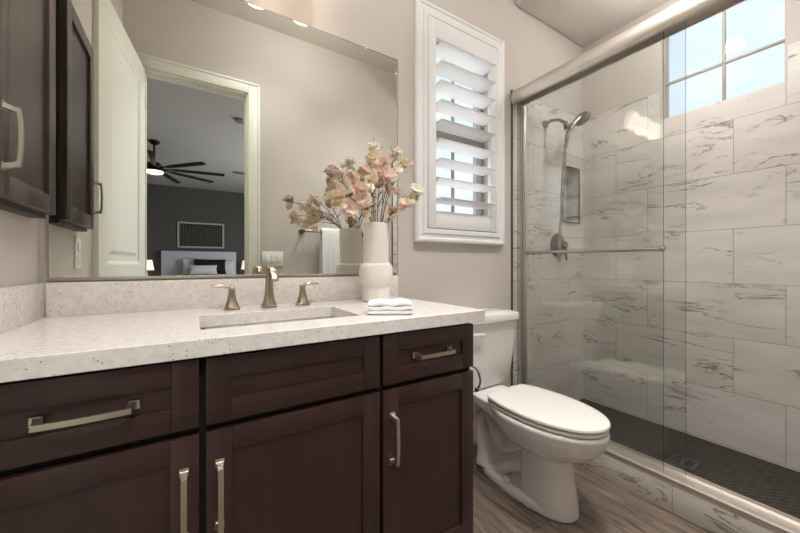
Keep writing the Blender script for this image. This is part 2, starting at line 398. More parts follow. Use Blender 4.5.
# niche lining
n = MB(); x0, x1, z0, z1 = NI; e_ = .0095
n.box(x0-e_, x1+e_, YM+.085, YM+.095, z0-e_, z1+e_); n.box(x0-e_, x0, YM+.0005, YM+.085, z0-e_, z1+e_); n.box(x1, x1+e_, YM+.0005, YM+.085, z0-e_, z1+e_)
n.box(x0, x1, YM+.0005, YM+.085, z0-e_, z0); n.box(x0, x1, YM+.0005, YM+.085, z1, z1+e_)
struct(n.build('wall_niche', MT['tilee']))
n = MB()
for (a, b, c, d) in ((x0-.008, x1+.008, z0-.008, z0), (x0-.008, x1+.008, z1, z1+.008), (x0-.008, x0, z0, z1), (x1, x1+.008, z0, z1)):
    n.box(a, b, YM-.016, YM-.006, c, d)
struct(n.build('trim_1', MT['gunm']))
struct(MB().box(XT-.006, XT, YM-.014, YM, 0, 2.192).box(XT-.006, XT, YD, YD+.014, 0, 2.192).build('trim_2', MT['gunm']))
struct(MB().box(XL-.1, 1.80, YD-.1, YM+.1, HH, HH+.1).build('ceiling', MT['ceil']))
struct(MB().box(1.80, XB+.1, YD, YM, HC, HH, b=.02).build('ceiling_shower', MT['ceil']))
struct(MB().box(XL-.1, 1.75, YD-.2, YM+.1, -.1, 0).build('floor', MT['floor']))
struct(MB().box(1.75, XB+.1, YD-.1, YM+.1, -.1, .02).build('floor_shower', MT['mosaic']))
XC0, XC1, ZC = 1.742, 1.862, .130
struct(MB().box(XC0, XC1, YD, YM-.012, 0, ZC, b=.002).build('shower_curb', MT['curb']))
# baseboard behind the toilet
def baseboard(y0, y1, axis_x0, axis_x1, name='baseboard_mirror_side'):
    m = MB(); prof = [(0, 0), (.014, 0), (.014, .085), (.010, .1), (.010, .108), (.004, .12), (0, .12)]
    rings = [[(x, y0-p[0], p[1]) for p in prof] for x in (axis_x0, axis_x1)]
    m.loft(rings); return struct(m.build(name, MT['white'], smooth=False))
baseboard(YM, YM, .872, XC0)
m = MB().box(.5, 1.73, YD, YD+.014, 0, .12, b=.003); struct(m.build('baseboard_door_side', MT['white']))
# door casing (bathroom side + jamb)
def casing(y0, y1):
    m = MB(); w = .088
    for (a, b, c, d) in ((DO[0]-w, DO[0], 0, DO[3]+w), (DO[1], DO[1]+w, 0, DO[3]+w), (DO[0], DO[1], DO[3], DO[3]+w)):
        m.box(a, b, y0, y1, c, d, b=.003)
    for (a, b, c, d) in ((DO[0]-w, DO[0]-w+.02, 0, DO[3]+w), (DO[1]+w-.02, DO[1]+w, 0, DO[3]+w), (DO[0]-w, DO[1]+w, DO[3]+w-.02, DO[3]+w)):
        m.box(a, b, y0, y1+(.006 if y0 >= YD else 0), c, d, b=.004)
    return m
struct(casing(YD, YD+.014).build('trim_3', MT['door']))
m = MB()
m.box(DO[0], DO[0]+.012, YD-.12, YD, 0, DO[3]).box(DO[1]-.012, DO[1], YD-.12, YD, 0, DO[3]).box(DO[0], DO[1], YD-.12, YD, DO[3]-.012, DO[3])
m.box(DO[0]+.012, DO[0]+.018, YD-.075, YD-.04, 0, DO[3]-.012).box(DO[1]-.018, DO[1]-.012, YD-.075, YD-.04, 0, DO[3]-.012).box(DO[0], DO[1], YD-.075, YD-.04, DO[3]-.018, DO[3]-.012)
struct(m.build('trim_4', MT['door']))

# window behind the shutter
def window(name, axis, c, u0, u1, z0, z1, mu, mzs, mtr, mid=None, w=.028):
    """frame, muntins and pane as one fixed unit"""
    f = MB()
    def bx(a, b, z_0, z_1, d=.02):
        if axis == 'y': f.box(a, b, c-d, c+d, z_0, z_1, b=.002)
        else: f.box(c-d, c+d, a, b, z_0, z_1, b=.002)
    bx(u0, u1, z0, z0+w); bx(u0, u1, z1-w, z1); bx(u0, u0+w, z0, z1); bx(u1-w, u1, z0, z1)
    if mid: bx(u0, u1, mid-.025, mid+.025, .024)
    fr = struct(f.build(name, mtr))
    g = MB()
    if axis == 'y': g.box(u0+.01, u1-.01, c-.003, c+.003, z0+.01, z1-.01)
    else: g.box(c-.003, c+.003, u0+.01, u1-.01, z0+.01, z1-.01)
    g.build('pane', MT['wglass'], fr)
    f = MB()
    for u in mu: bx(u-.007, u+.007, z0, z1, .009)
    for z in mzs: bx(u0, u1, z-.007, z+.007, .009)
    f.build('muntin', mtr, fr)
    return fr
window('window_1', 'y', 1.52, 1.09, 1.57, 1.28, 2.36, [1.33], [1.56, 2.08], mat('window_vinyl', '9b948a', .5), mid=1.815)
window('window_2', 'x', 2.655, .385, .94, 2.0, 2.6, [.642], [2.243], MT['tan'], w=.018)

# open bathroom door, seen in the mirror
a = thing('door_1', 'open white two-panel bathroom door', 'door', (-.285, YD+.02, 0)); a['kind'] = 'structure'
del a['category']; del a['label']
L = .835; ang = math.atan2(.10, .83)
Md = Matrix.Translation((-.285, YD+.02, 0)) @ Matrix.Rotation(ang, 4, 'Z')
m = MB(); T = .018; st = .115
for (y0, y1, z0, z1) in ((0, st, .01, 2.425), (L-st, L, .01, 2.425), (st, L-st, .01, .22), (st, L-st, .93, 1.06), (st, L-st, 2.3, 2.425)):
    m.box(-T, T, y0, y1, z0, z1, M=Md)
m.build('door_frame', MT['door'], a)
for (z0, z1) in ((.22, .93), (1.06, 2.3)):
    m = MB(); m.box(-.008, .008, st, L-st, z0, z1, M=Md)
    for sgn in (-1, 1):
        t = []
        for k, (i, h) in enumerate(((0, .018), (.012, .014), (.02, .006), (.045, .006), (.075, .013))):
            t.append([Md @ Vector((sgn*h, y, z)) for (y, z) in ((st+i, z0+i), (L-st-i, z0+i), (L-st-i, z1-i), (st+i, z1-i))])
        m.loft(t, cap=False); m.bm.faces.new([m.bm.verts.new(p) for p in t[-1]])
    m.build('door_panel', MT['door'], a, smooth=False)
m = MB(); m.box(.018, .028, L-.09, L-.035, .93, .985, b=.004, M=Md).tube([Md @ Vector(p) for p in ((.02, L-.06, .957), (.06, L-.06, .957), (.062, L-.1, .957), (.06, L-.17, .955))], .008)
m.build('door_handle', MT['nick'], a)
m = MB()
for z in (.25, 1.2, 2.2): m.tube([Md @ Vector((.018, -.005, z-.045)), Md @ Vector((.018, -.005, z+.045))], .006)
m.build('hinge', MT['nick'], a)

# bedroom shell behind the doorway (seen in the mirror)
YB = -7.31
struct(MB().box(-3.1, 3.5, YB-.1, YB, 0, HH).build('wall_bedroom_end', MT['charc']))
struct(MB().box(-3.2, -3.1, YB, YD-.12, 0, HH).build('wall_bedroom_left', MT['bedw']))
struct(MB().box(3.5, 3.6, YB, YD-.12, 0, HH).build('wall_bedroom_right', MT['bedw']))
struct(MB().box(-3.1, 3.5, YB, YD-.2, HH, HH+.1).build('ceiling_bedroom', MT['bedc']))
struct(MB().box(-3.1, 3.5, YB, YD-.2, -.1, 0).build('floor_bedroom', MT['carpet']))

# ============================================================ VANITY
YF = .857
def shaker(m, x0, x1, z0, z1, y=YF, fw=.053, t=.02):
    """five-piece front facing -Y, its outer face at y"""
    m.box(x0, x0+fw, y, y+t, z0, z1, b=.0015).box(x1-fw, x1, y, y+t, z0, z1, b=.0015)
    m.box(x0+fw, x1-fw, y, y+t, z0, z0+fw, b=.0015).box(x0+fw, x1-fw, y, y+t, z1-fw, z1, b=.0015)
    m.box(x0+fw-.002, x1-fw+.002, y+.008, y+t-.002, z0+fw-.002, z1-fw+.002)
def pull(m, c, d, L=.155, n=(0, -1, 0), proj=.032):
    """flat arched bar pull: c centre on the face, d its long direction, n outward"""
    c, d, n = Vector(c), Vector(d), Vector(n); s = d.cross(n)
    def blk(u0, u1, w0, w1, n0, n1, b=.001):
        t = bmesh.new(); bmesh.ops.create_cube(t, size=1)
        for v in t.verts:
            uu, ww, nn = u0+(v.co.x+.5)*(u1-u0), w0+(v.co.y+.5)*(w1-w0), n0+(v.co.z+.5)*(n1-n0)
            v.co = c+d*uu+s*ww+n*nn
        bmesh.ops.recalc_face_normals(t, faces=t.faces)
        bmesh.ops.bevel(t, geom=t.edges[:], offset=b, segments=2, affect='EDGES'); m._merge(t)
    h = L/2
    for k in (-1, 1):
        u = k*(h-.008)
        blk(u-.009, u+.009, -.009, .009, 0, .004)            # square foot
        rings = []
        for (uu, nn, w) in ((k*(h-.008), .002, .0085), (k*(h-.011), .012, .006), (k*(h-.014), proj-.004, .005), (k*(h-.016), proj, .005)):
            th = .005
            rings.append([c+d*(uu+a*th)+s*(b*w)+n*nn for a, b in ((-1, -1), (1, -1), (1, 1), (-1, 1))])
        m.loft(rings)
    K = 9; rings = []
    for i in range(K):
        uu = -h+.009+(L-.018)*i/(K-1); bow = proj+.004*(1-(2*i/(K-1)-1)**2)
        rings.append([c+d*uu+s*(b*.0055)+n*(bow+a*.0028) for a, b in ((-1, -1), (1, -1), (1, 1), (-1, 1))])
    m.loft(rings)

def unit(label, x0, x1, kind, fx0, fx1, hx):
    t = thing('vanity_cabinet', label, 'cabinet', ((x0+x1)/2, 1.15, 0), 'vanity cabinets in one run')
    b = MB()
    b.box(x0, x0+.018, YF+.0405, YM-.002, .1, .858).box(x1-.018, x1, YF+.0405, YM-.002, .1, .858)
    b.box(x0+.018, x1-.018, YM-.02, YM-.002, .1, .858).box(x0+.018, x1-.018, YF+.0405, YM-.02, .1, .118)
    b.box(x0+.004, x1-.004, YF+.08, YF+.096, 0, .1)
    b.build('carcass', MT['cab'], t)
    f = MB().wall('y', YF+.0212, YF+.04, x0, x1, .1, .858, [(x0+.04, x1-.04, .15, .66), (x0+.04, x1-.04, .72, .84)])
    f.build('face_frame', MT['gap_shade'], t)
    m = MB(); shaker(m, fx0, fx1, .703, .852, fw=.05)
    dr = m.build('drawer' if kind == 'drawer' else 'drawer_front', MT['cabh'], t)
    if kind == 'drawer':
        h = MB(); pull(h, ((fx0+fx1)/2, YF, .778), (1, 0, 0)); h.build('handle', MT['nick'], dr)
    m = MB(); shaker(m, fx0, fx1, .112, .687)
    d = m.build('door', MT['cab'], t)
    h = MB(); pull(h, (hx, YF, .543), (0, 0, 1)); h.build('handle', MT['nick'], d)
    return t
u1 = unit('dark espresso vanity cabinet at left, drawer with long pull over door', XL+.002, .0232, 'drawer', -.347, .017, -.011)
u2 = unit('dark espresso sink cabinet in middle with plain false drawer front', .0236, .4758, 'sink', .030, .470, .057)
u3 = unit('dark espresso vanity cabinet next to the toilet with small drawer', .4762, .848, 'drawer', .482, .846, .511)

# filler strip against left wall belongs to the left unit
MB().box(XL+.002, -.352, YF+.002, YF+.0205, .1, .858).build('filler_strip', MT['cab'], u1)

# worktop with sink cut-out, backsplash, side splash
ct = thing('countertop', 'speckled off-white quartz countertop on the dark vanity', 'countertop', (.25, 1.14, .86))
SK = (.022, .462, .962, 1.228)
m = MB(); m.wall('z', .8605, .90, XL+.001, .885, .838, YM-.001, [(SK[0], SK[1], SK[2], SK[3])])
o = m.build('slab', MT['quartz'], ct, smooth=False)
bv = o.modifiers.new('b', 'BEVEL'); bv.width = .0018; bv.segments = 2; bv.limit_method = 'ANGLE'
MB().box(XL+.021, .885, YM-.021, YM-.001, .9, 1.006, b=.0012).build('backsplash', MT['quartz'], ct)
MB().box(XL+.001, XL+.0205, .84, YM-.001, .9, 1.006, b=.0012).build('side_splash', MT['quartz'], ct)

# undermount sink
def rrect(x0, x1, y0, y1, z, r, n=6):
    pts = []
    for cx, cy, a0 in ((x1-r, y1-r, 0), (x0+r, y1-r, PI/2), (x0+r, y0+r, PI), (x1-r, y0+r, 1.5*PI)):
        for i in range(n+1):
            a = a0+PI/2*i/n; pts.append((cx+r*math.cos(a), cy+r*math.sin(a), z))
    return pts
sk = thing('sink', 'white rectangular undermount sink below the faucet', 'sink', (.242, 1.095, .72))
x0, x1, y0, y1 = SK
R = [rrect(x0-.025, x1+.025, y0-.025, y1+.025, .8595, .03), rrect(x0-.004, x1+.004, y0-.004, y1+.004, .8595, .02), rrect(x0-.003, x1+.003, y0-.003, y1+.003, .80, .022),
     rrect(x0+.006, x1-.006, y0+.006, y1-.006, .752, .03), rrect(x0+.03, x1-.03, y0+.03, y1-.03, .735, .03), rrect(x0+.14, x1-.14, y0+.09, y1-.09, .73, .03)]
R += [rrect(x0+.14, x1-.14, y0+.09, y1-.09, .722, .03), rrect(x0+.02, x1-.02, y0+.02, y1-.02, .724, .03), rrect(x0-.012, x1+.012, y0-.012, y1+.012, .80, .03), rrect(x0-.025, x1+.025, y0-.025, y1+.025, .85, .03)]
m = MB(); m.loft(R, closed=True); m.loft([rrect(x0+.13, x1-.13, y0+.08, y1-.08, .7235, .03), rrect(x0+.13, x1-.13, y0+.08, y1-.08, .7305, .03)])
m.build('basin', MT['porc'], sk)
MB().lathe([(.022, .7305), (.022, .734), (.016, .735), (.003, .733)], (.242, 1.11, 0)).build('drain', MT['faucet'], sk)

# faucet
fc = thing('faucet', 'champagne nickel widespread faucet with two levers behind the sink', 'faucet', (.254, 1.335, .90))
def sqring(cx, cy, z, a, r=.35, n=24, dx=0, dy=0, sx=1, sy=1):
    pts = []
    for i in range(n):
        t = 2*PI*i/n; c, s = math.cos(t), math.sin(t); k = 1/(abs(c)**3.2+abs(s)**3.2)**(1/3.2)
        pts.append((cx+dx+a*sx*k*c, cy+dy+a*sy*k*s, z))
    return pts
def flare(m, cx, cy, prof):
    m.loft([sqring(cx, cy, z, a) for a, z in prof])
for x, sg in ((.127, -1), (.381, 1)):
    m = MB(); flare(m, x, 1.335, ((.0275, .9), (.0275, .906), (.024, .908), (.018, .925), (.013, .945), (.0105, .965), (.011, .975), (.008, .980)))
    h = m.build('handle_base', MT['faucet'], fc)
    m = MB(); m.tube([(x-sg*.002, 1.335, .968), (x+sg*.006, 1.335, .979), (x+sg*.022, 1.334, .985), (x+sg*.045, 1.332, .986), (x+sg*.066, 1.33, .985)], [.009, .0105, .0105, .011, .007], flat=(.55, 1))
    m.build('lever', MT['faucet'], h)
m = MB(); flare(m, .254, 1.335, ((.0285, .9), (.0285, .907), (.025, .909), (.019, .93), (.0155, .95), (.0135, .98)))
R = []
for (y, z, a, b, tilt) in ((1.335, .975, .0135, .0135, 0), (1.335, 1.0, .0135, .0125, 0), (1.333, 1.022, .014, .012, .2), (1.325, 1.038, .0145, .011, .8), (1.31, 1.046, .0155, .0105, 1.35), (1.29, 1.044, .0165, .0105, 1.8), (1.27, 1.034, .017, .011, 2.2), (1.256, 1.019, .0165, .0115, 2.5), (1.248, 1.004, .016, .012, 2.7)):
    ring = []
    for i in range(20):
        t = 2*PI*i/20; c, s = math.cos(t), math.sin(t); k = 1/(abs(c)**3+abs(s)**3)**(1/3)
        u, v = a*k*c, b*k*s
        ring.append((.254+u, y+v*math.cos(tilt), z+v*math.sin(tilt)))
    R.append(ring)
m.loft(R); m.build('spout', MT['faucet'], fc)

# wall mirror
mr = thing('mirror', 'large frameless wall mirror above the vanity backsplash', 'mirror', (.25, YM-.006, 1.02))
m = MB(); m.box(-.366, .889, YM-.007, YM-.001, 1.021, 2.097)
m.build('mirror_glass', MT['mir'], mr, smooth=False)
m = MB(); 
for (a, b, c, d) in ((.889, .893, 1.018, 2.1), (-.3685, -.366, 1.018, 2.1)): m.box(a, b, YM-.008, YM-.001, c, d)
m.box(-.3685, .893, YM-.008, YM-.001, 2.097, 2.1); m.build('mirror_edge', MT['mire'], mr)
MB().box(-.3685, .893, YM-.011, YM-.001, 1.012, 1.021, b=.001).build('bottom_channel', MT['nick'], mr)
for x in (-.2, .711): MB().tube([(x, YM-.001, 2.105), (x, YM-.013, 2.105)], .007).box(x-.006, x+.006, YM-.013, YM-.008, 2.088, 2.108, b=.002).build('mirror_clip', MT['plate'], mr)

# vanity light
vl = thing('vanity_light', 'three-globe frosted glass vanity light above the mirror', 'wall lamp', (.247, YM, 2.34))
MB().box(.13, .365, YM-.022, YM-.001, 2.29, 2.41, b=.004).tube([(.247, YM-.02, 2.35), (.247, YM-.09, 2.37)], .009).tube([(.03, YM-.09, 2.37), (.465, YM-.09, 2.37)], .009).build('bracket', MT['nick'], vl)
for x in (.05, .247, .444):
    s_ = MB(); cx, cy = x, YM-.12
    s_.tube([(x, YM-.09, 2.37), (cx, cy, 2.365)], .008).lathe([(.018, 2.375), (.03, 2.365), (.032, 2.335), (.02, 2.335)], (cx, cy, 0), 24).build('socket', MT['nick'], vl)
    o = MB().lathe([(.024, 2.335), (.038, 2.322), (.05, 2.292), (.056, 2.252), (.055, 2.217), (.051, 2.205), (.049, 2.21), (.052, 2.25), (.046, 2.29), (.035, 2.315), (.02, 2.328)], (cx, cy, 0), 32, cap=False).build('shade', MT['shade'], vl)
    MB().sphere((cx, cy, 2.255), .028, (1, 1, 1.2)).build('bulb', MT['bulb'], o)
    l = bpy.data.lights.new('lamp', 'POINT'); l.energy = 5; l.color = (1, .94, .87); l.shadow_soft_size = .03
    lo = bpy.data.objects.new('vanity_lamp', l); COL.objects.link(lo); lo.location = (cx, cy, 2.265)

# wall cabinet above the counter, on the left wall
wc = thing('wall_cabinet', 'shallow dark wood wall cabinet on the left wall above the counter', 'cabinet', (XL, 1.22, 1.2))
CY0, CY1, CX = 1.03, 1.382, -.337
m = MB(); m.box(XL+.001, CX-.02, CY0+.004, CY1-.004, 1.195, 1.955, b=.001); m.build('body', MT['cabb'], wc)
m = MB(); fw = .052; z0, z1 = 1.207, 1.944
for (a, b, c, d) in ((CY0, CY0+fw, z0, z1), (CY1-fw, CY1, z0, z1), (CY0+fw, CY1-fw, z0, z0+fw), (CY0+fw, CY1-fw, z1-fw, z1)): m.box(CX-.019, CX, a, b, c, d, b=.0015)
m.box(CX-.017, CX-.009, CY0+fw-.002, CY1-fw+.002, z0+fw-.002, z1-fw+.002)
d = m.build('door', MT['cabu'], wc)
m = MB(); pull(m, (CX, CY0+.018, 1.335), (0, 0, 1), L=.145, n=(1, 0, 0), proj=.024); m.build('handle', MT['nick'], d)

# outlet on the left wall under it, seen in the mirror
o = thing('wall_outlet', 'white wall outlet on the left wall under the small wall cabinet', 'outlet', (XL, 1.03, 1.11))
MB().box(XL+.0005, XL+.007, .995, 1.065, 1.045, 1.175, b=.002).build('cover_plate', MT['plate'], o)
for z in (1.085, 1.135): MB().box(XL+.006, XL+.011, 1.012, 1.048, z-.016, z+.016, b=.003).build('socket', MT['plate'], o)

# rocker switches on the door wall
o = thing('light_switch', 'white three-gang rocker light switch beside the doorway', 'light switch', (.59, YD, 1.12))
MB().box(.505, .675, YD+.0005, YD+.007, 1.045, 1.17, b=.002).build('cover_plate', MT['plate'], o)
for x in (.544, .59, .636): MB().box(x-.017, x+.017, YD+.006, YD+.011, 1.075, 1.14, b=.002).build('rocker', MT['plate'], o)

# towel bar on the door wall with a towel
tb = thing('towel_bar', 'dark nickel towel bar on the wall opposite the mirror', 'towel bar', (1.13, YD, 1.35))
m = MB(); m.tube([(.83, YD+.07, 1.35), (1.43, YD+.07, 1.35)], .008); m.build('rail', MT['gunm'], tb)
for x in (.83, 1.43): MB().lathe([(.024, 0), (.024, .008), (.012, .012), (.011, .062), (.015, .066), (.015, .08), (.008, .084)], (x, YD, 1.35), 24, 'y').build('post', MT['gunm'], tb)
R = []
for i in range(33):
    x = .985+.235*i/32; w = .006*math.sin(i*.9)+.003*math.sin(i*2.3)
    prof = [(YD+.098, .78), (YD+.098, 1.1), (YD+.096, 1.33), (YD+.088, 1.362), (YD+.07, 1.371), (YD+.052, 1.362), (YD+.046, 1.33), (YD+.04, 1.1), (YD+.04, .84), (YD+.028, .84), (YD+.028, 1.1), (YD+.034, 1.33), (YD+.042, 1.37), (YD+.07, 1.385), (YD+.098, 1.37), (YD+.108, 1.33), (YD+.112, 1.1), (YD+.112, .78)]
    R.append([(x, y+(w*(1.36-z)/.5 if y > YD+.08 else 0), z) for y, z in prof])
tag(MB().loft(R).build('hanging_towel', MT['towel'], loc=(1.1, YD+.07, 1.37)), 'white towel hanging from the towel bar, seen in the mirror', 'towel')

# ============================================================ WINDOW SHUTTER
sh = thing('window_shutter', 'white plantation shutter with open louvers over the small window', 'shutter', (1.33, YM, 1.18))
def mold(m, x0, x1, z0, z1, steps):
    R = [[(x0+i, y, z0+i), (x1-i, y, z0+i), (x1-i, y, z1-i), (x0+i, y, z1-i)] for i, y in steps]
    R = [[Vector(p) for p in r] for r in R]; m.loft(R, closed=True)
m = MB()
mold(m, .993, 1.672, 1.180, 2.462, ((0, YM-.001), (0, YM-.022), (.008, YM-.03), (.02, YM-.03), (.026, YM-.024), (.045, YM-.024), (.05, YM-.03), (.07, YM-.03), (.074, YM-.026), (.074, YM-.001)))
m.build('frame', MT['shut'], sh, smooth=False)
m = MB(); px0, px1, pz0, pz1 = 1.070, 1.595, 1.258, 2.385; lo0, lo1, lz0, lz1 = 1.123, 1.542, 1.352, 2.285
py0, py1 = YM-.030, YM-.004
m.box(px0, lo0, py0, py1, pz0, pz1, b=.002).box(lo1, px1, py0, py1, pz0, pz1, b=.002).box(lo0, lo1, py0, py1, pz0, lz0, b=.002).box(lo0, lo1, py0, py1, lz1, pz1, b=.002)
m.build('panel_frame', MT['shut'], sh)
for k in range(9):
    z = 1.412+.1035*k; R = []; tl = math.radians(-7)
    for x in (lo0+.003, lo1-.003):
        ring = []
        for i in range(20):
            t = 2*PI*i/20; u, v = .056*math.cos(t), .0058*math.sin(t)
            ring.append((x, YM-.018+u*math.cos(tl)-v*math.sin(tl), z+u*math.sin(tl)+v*math.cos(tl)))
        R.append(ring)
    MB().loft(R).build('louver', MT['shut'], sh)

# ============================================================ SHOWER
XG = 1.802
en = thing('shower_enclosure', 'brushed nickel shower door frame standing on the marble curb', 'shower frame', (XG, .7, ZC))
m = MB(); R = []
pf = [(-.045, 2.092), (-.052, 2.10), (-.058, 2.125), (-.054, 2.155), (-.04, 2.178), (-.015, 2.19), (.02, 2.19), (.035, 2.18), (.035, 2.092), (.028, 2.092), (.028, 2.12), (-.036, 2.12), (-.036, 2.092)]
for y in (YD+.014, YM-.014): R.append([(XG+a, y, z) for a, z in pf])
m.loft(R); m.build('header', MT['header'], en, ang=50)
m = MB(); R = []
pf = [(-.062, -.004), (-.062, .012), (-.058, .018), (-.05, .018), (-.046, .010), (-.03, .008), (.024, .008), (.028, .013), (.03, .024), (.035, .024), (.038, 0), (-.058, 0)]
for y in (YD+.014, YM-.014): R.append([(XG+a, y, ZC+.0005+z) for a, z in pf])
m.loft(R); m.build('bottom_track', MT['track'], en, ang=22)
for y0, y1 in ((YM-.045, YM-.0125), (YD+.0125, YD+.045)):
    MB().box(XG+.036, XG+.062, y0, y1, ZC+.001, 2.1, b=.002).box(XG+.03, XG+.036, y0+.006, y1-.006, ZC+.001, 2.1).build('side_jamb', MT['header'], en)

def panel(label, x, y0, y1):
    t = thing('shower_door', label, 'shower door', (x, (y0+y1)/2, ZC+.012), 'sliding glass shower doors')
    m = MB(); m.box(x-.003, x+.003, y0, y1, ZC+.014, 2.115)
    for f in m.bm.faces:
        if abs(f.normal.y) > .9: f.material_index = 1
    m.build('glass_panel', [MT['glass'], MT['gedge']], t, smooth=False)
    return t
pa = panel('outer glass shower door with the horizontal bar', XG-.018, .63, 1.41)
pb = panel('inner glass shower door without bar, its edge further right', XG+.015, .562, 1.40)
m = MB(); m.tube([(XG-.068, 1.29, 1.133), (XG-.068, .61, 1.129)], .0085, 16)
for y in (1.29, .637):
    m.lathe([(.011, -.003-.018), (.011, -.045), (.0085, -.05), (.0085, -.06)], (XG, y, 1.131), 20, 'x')
    m.lathe([(.004, -.012), (.012, -.008), (.0135, 0), (.012, .008), (.004, .012)], (XG-.068, y+(.012 if y > 1 else -.02), 1.131), 20, 'y')
m.build('towel_bar', MT['chrome'], pa)

# drain
dr = thing('shower_drain', 'small square metal drain in the dark shower floor', 'drain', (2.2, .69, .02))
MB().wall('z', .0205, .0235, 2.145, 2.255, .635, .745, [(2.158, 2.242, .65, .684), (2.158, 2.242, .696, .73)]).build('grate', MT['gunm'], dr)
MB().box(2.15, 2.25, .64, .74, .0202, .0212).build('drain_opening', MT['black'], dr)

# valve
vv = thing('shower_valve', 'round nickel shower valve with lever on the tiled end wall', 'shower valve', (2.25, YM-.012, 1.2))
MB().lathe([(.085, -.0005), (.085, -.006), (.07, -.014), (.03, -.018)], (2.25, YM-.012, 1.2), 40, 'y').build('escutcheon', MT['gunm'], vv)
m = MB(); m.lathe([(.028, -.015), (.026, -.06), (.022, -.066), (.01, -.068)], (2.25, YM-.012, 1.2), 28, 'y').tube([(2.25, YM-.07, 1.2), (2.252, YM-.072, 1.14), (2.255, YM-.078, 1.09)], [.012, .01, .008])
m.build('lever', MT['gunm'], vv)

# hand shower on an arm
hs = thing('hand_shower', 'nickel hand shower on its arm high on the tiled end wall', 'shower head', (2.12, YM-.012, 1.95))
ya = YM-.012
m = MB(); m.lathe([(.028, -.0005), (.028, -.008), (.012, -.014)], (2.10, ya, 2.04), 24, 'y').tube([(2.10, ya-.005, 2.04), (2.10, ya-.05, 2.05), (2.11, ya-.10, 2.04), (2.12, ya-.135, 2.01)], .0105)
m.build('arm', MT['gunm'], hs)
m = MB(); m.sphere((2.125, ya-.15, 1.99), .022).lathe([(.022, 0), (.024, .03), (.018, .05)], (2.125, ya-.15, 1.96), 20); m.build('holder', MT['gunm'], hs)
m = MB(); m.tube([(2.10, ya-.15, 1.83), (2.125, ya-.155, 1.93), (2.17, ya-.165, 2.0), (2.22, ya-.175, 2.045)], [.011, .013, .014, .022])
# round spray head facing down to the right
Mh = Matrix.Translation((2.245, ya-.18, 2.05)) @ Matrix.Rotation(math.radians(118), 4, 'Y')
rr = [[Mh @ Vector((r*math.cos(2*PI*i/28), r*math.sin(2*PI*i/28), h)) for i in range(28)] for r, h in ((.02, -.022), (.045, -.014), (.054, 0), (.054, .01), (.048, .013))]
m.loft(rr); m.build('spray_head', MT['gunm'], hs)
m = MB(); P = [(2.10, ya-.15, 1.83), (2.098, ya-.15, 1.7), (2.105, ya-.13, 1.5), (2.118, ya-.10, 1.3), (2.128, ya-.085, 1.15), (2.14, ya-.08, 1.09), (2.152, ya-.08, 1.10), (2.158, ya-.08, 1.2), (2.155, ya-.085, 1.45), (2.15, ya-.10, 1.7), (2.135, ya-.13, 1.9), (2.125, ya-.15, 1.965)]
def smooth(P, k=4):
    P = [Vector(p) for p in P]; Q = [P[0]]+P+[P[-1]]; out = []
    for i in range(1, len(Q)-2):
        for j in range(k):
            t = j/k; a, b, c, d = Q[i-1], Q[i], Q[i+1], Q[i+2]
            out.append(.5*((2*b)+(c-a)*t+(2*a-5*b+4*c-d)*t*t+(3*b-a-3*c+d)*t**3))
    return out+[P[-1]]
m.tube(smooth(P), .0065)
m.build('hose', MT['chrome'], hs)

# ============================================================ TOILET
TX = 1.345
tl = thing('toilet', 'white two-piece elongated toilet with closed lid beside the vanity', 'toilet', (TX, 1.05, 0))
def egg(cy, a, bf, bb, z, n=44, pf=2.0, pb=2.6):
    pts = []
    for i in range(n):
        t = 2*PI*i/n; c, s = math.cos(t), math.sin(t); p = pb if s > 0 else pf
        k = 1/(abs(c)**p+abs(s)**p)**(1/p)
        pts.append((TX+a*k*c, cy+(bb if s > 0 else bf)*k*s, z))
    return pts
m = MB()
# foot
m.loft([egg(1.02, .106, .24, .25, 0, pf=2.3, pb=2.6), egg(1.02, .107, .242, .252, .02, pf=2.3), egg(1.02, .102, .234, .243, .035, pf=2.5), egg(1.02, .09, .2, .22, .045, pf=2.5)])
# front column growing into the bowl
m.loft([egg(.91, .088, .137, .08, .005, pf=2.4, pb=7), egg(.91, .092, .13, .08, .06, pf=2.4, pb=7), egg(.91, .091, .115, .08, .14, pf=2.3, pb=7), egg(.91, .089, .105, .08, .22, pf=2.2, pb=7), egg(.91, .089, .1, .08, .29, pb=7)])
m.loft([egg(.93, .085, .12, .12, .238), egg(.93, .118, .175, .15, .258), egg(.93, .148, .222, .18, .285), egg(.93, .167, .25, .2, .318), egg(.93, .18, .268, .215, .352), egg(.93, .185, .275, .22, .385), egg(.93, .181, .27, .22, .398)])
# rear deck and throat
m.loft([[(TX-w, y, z0), (TX+w, y, z0), (TX+w, y, .398), (TX-w, y, .398)] for (y, w, z0) in ((1.05, .155, .33), (1.15, .13, .345), (1.25, .115, .35), (1.42, .115, .345))])
m.loft([[(TX-.045, y, z0), (TX+.045, y, z0), (TX+.045, y, z1), (TX-.045, y, z1)] for (y, z0, z1) in ((.95, .03, .36), (1.08, .03, .36), (1.18, .03, .37), (1.24, .03, .37))])
for sg in (-1, 1):
    xx = TX+sg*.044
    m.tube([(xx, .98, .26), (xx, 1.05, .205), (xx, 1.10, .175), (xx+sg*.008, 1.135, .20), (xx+sg*.01, 1.165, .27), (xx+sg*.006, 1.205, .31), (xx+sg*.004, 1.25, .27), (xx+sg*.004, 1.245, .19), (xx+sg*.004, 1.235, .10), (xx+sg*.012, 1.225, .03)], [.036, .037, .036, .035, .034, .036, .036, .035, .036, .045], 16)
    m.tube([(xx, 1.0, .13), (xx+sg*.012, 1.06, .11), (xx+sg*.012, 1.1, .07), (xx+sg*.012, 1.13, .04)], [.024, .03, .03, .026], 14)
o = m.build('bowl', MT['porc'], tl)
rm = o.modifiers.new('r', 'REMESH'); rm.mode = 'VOXEL'; rm.voxel_size = .005; rm.use_smooth_shade = True
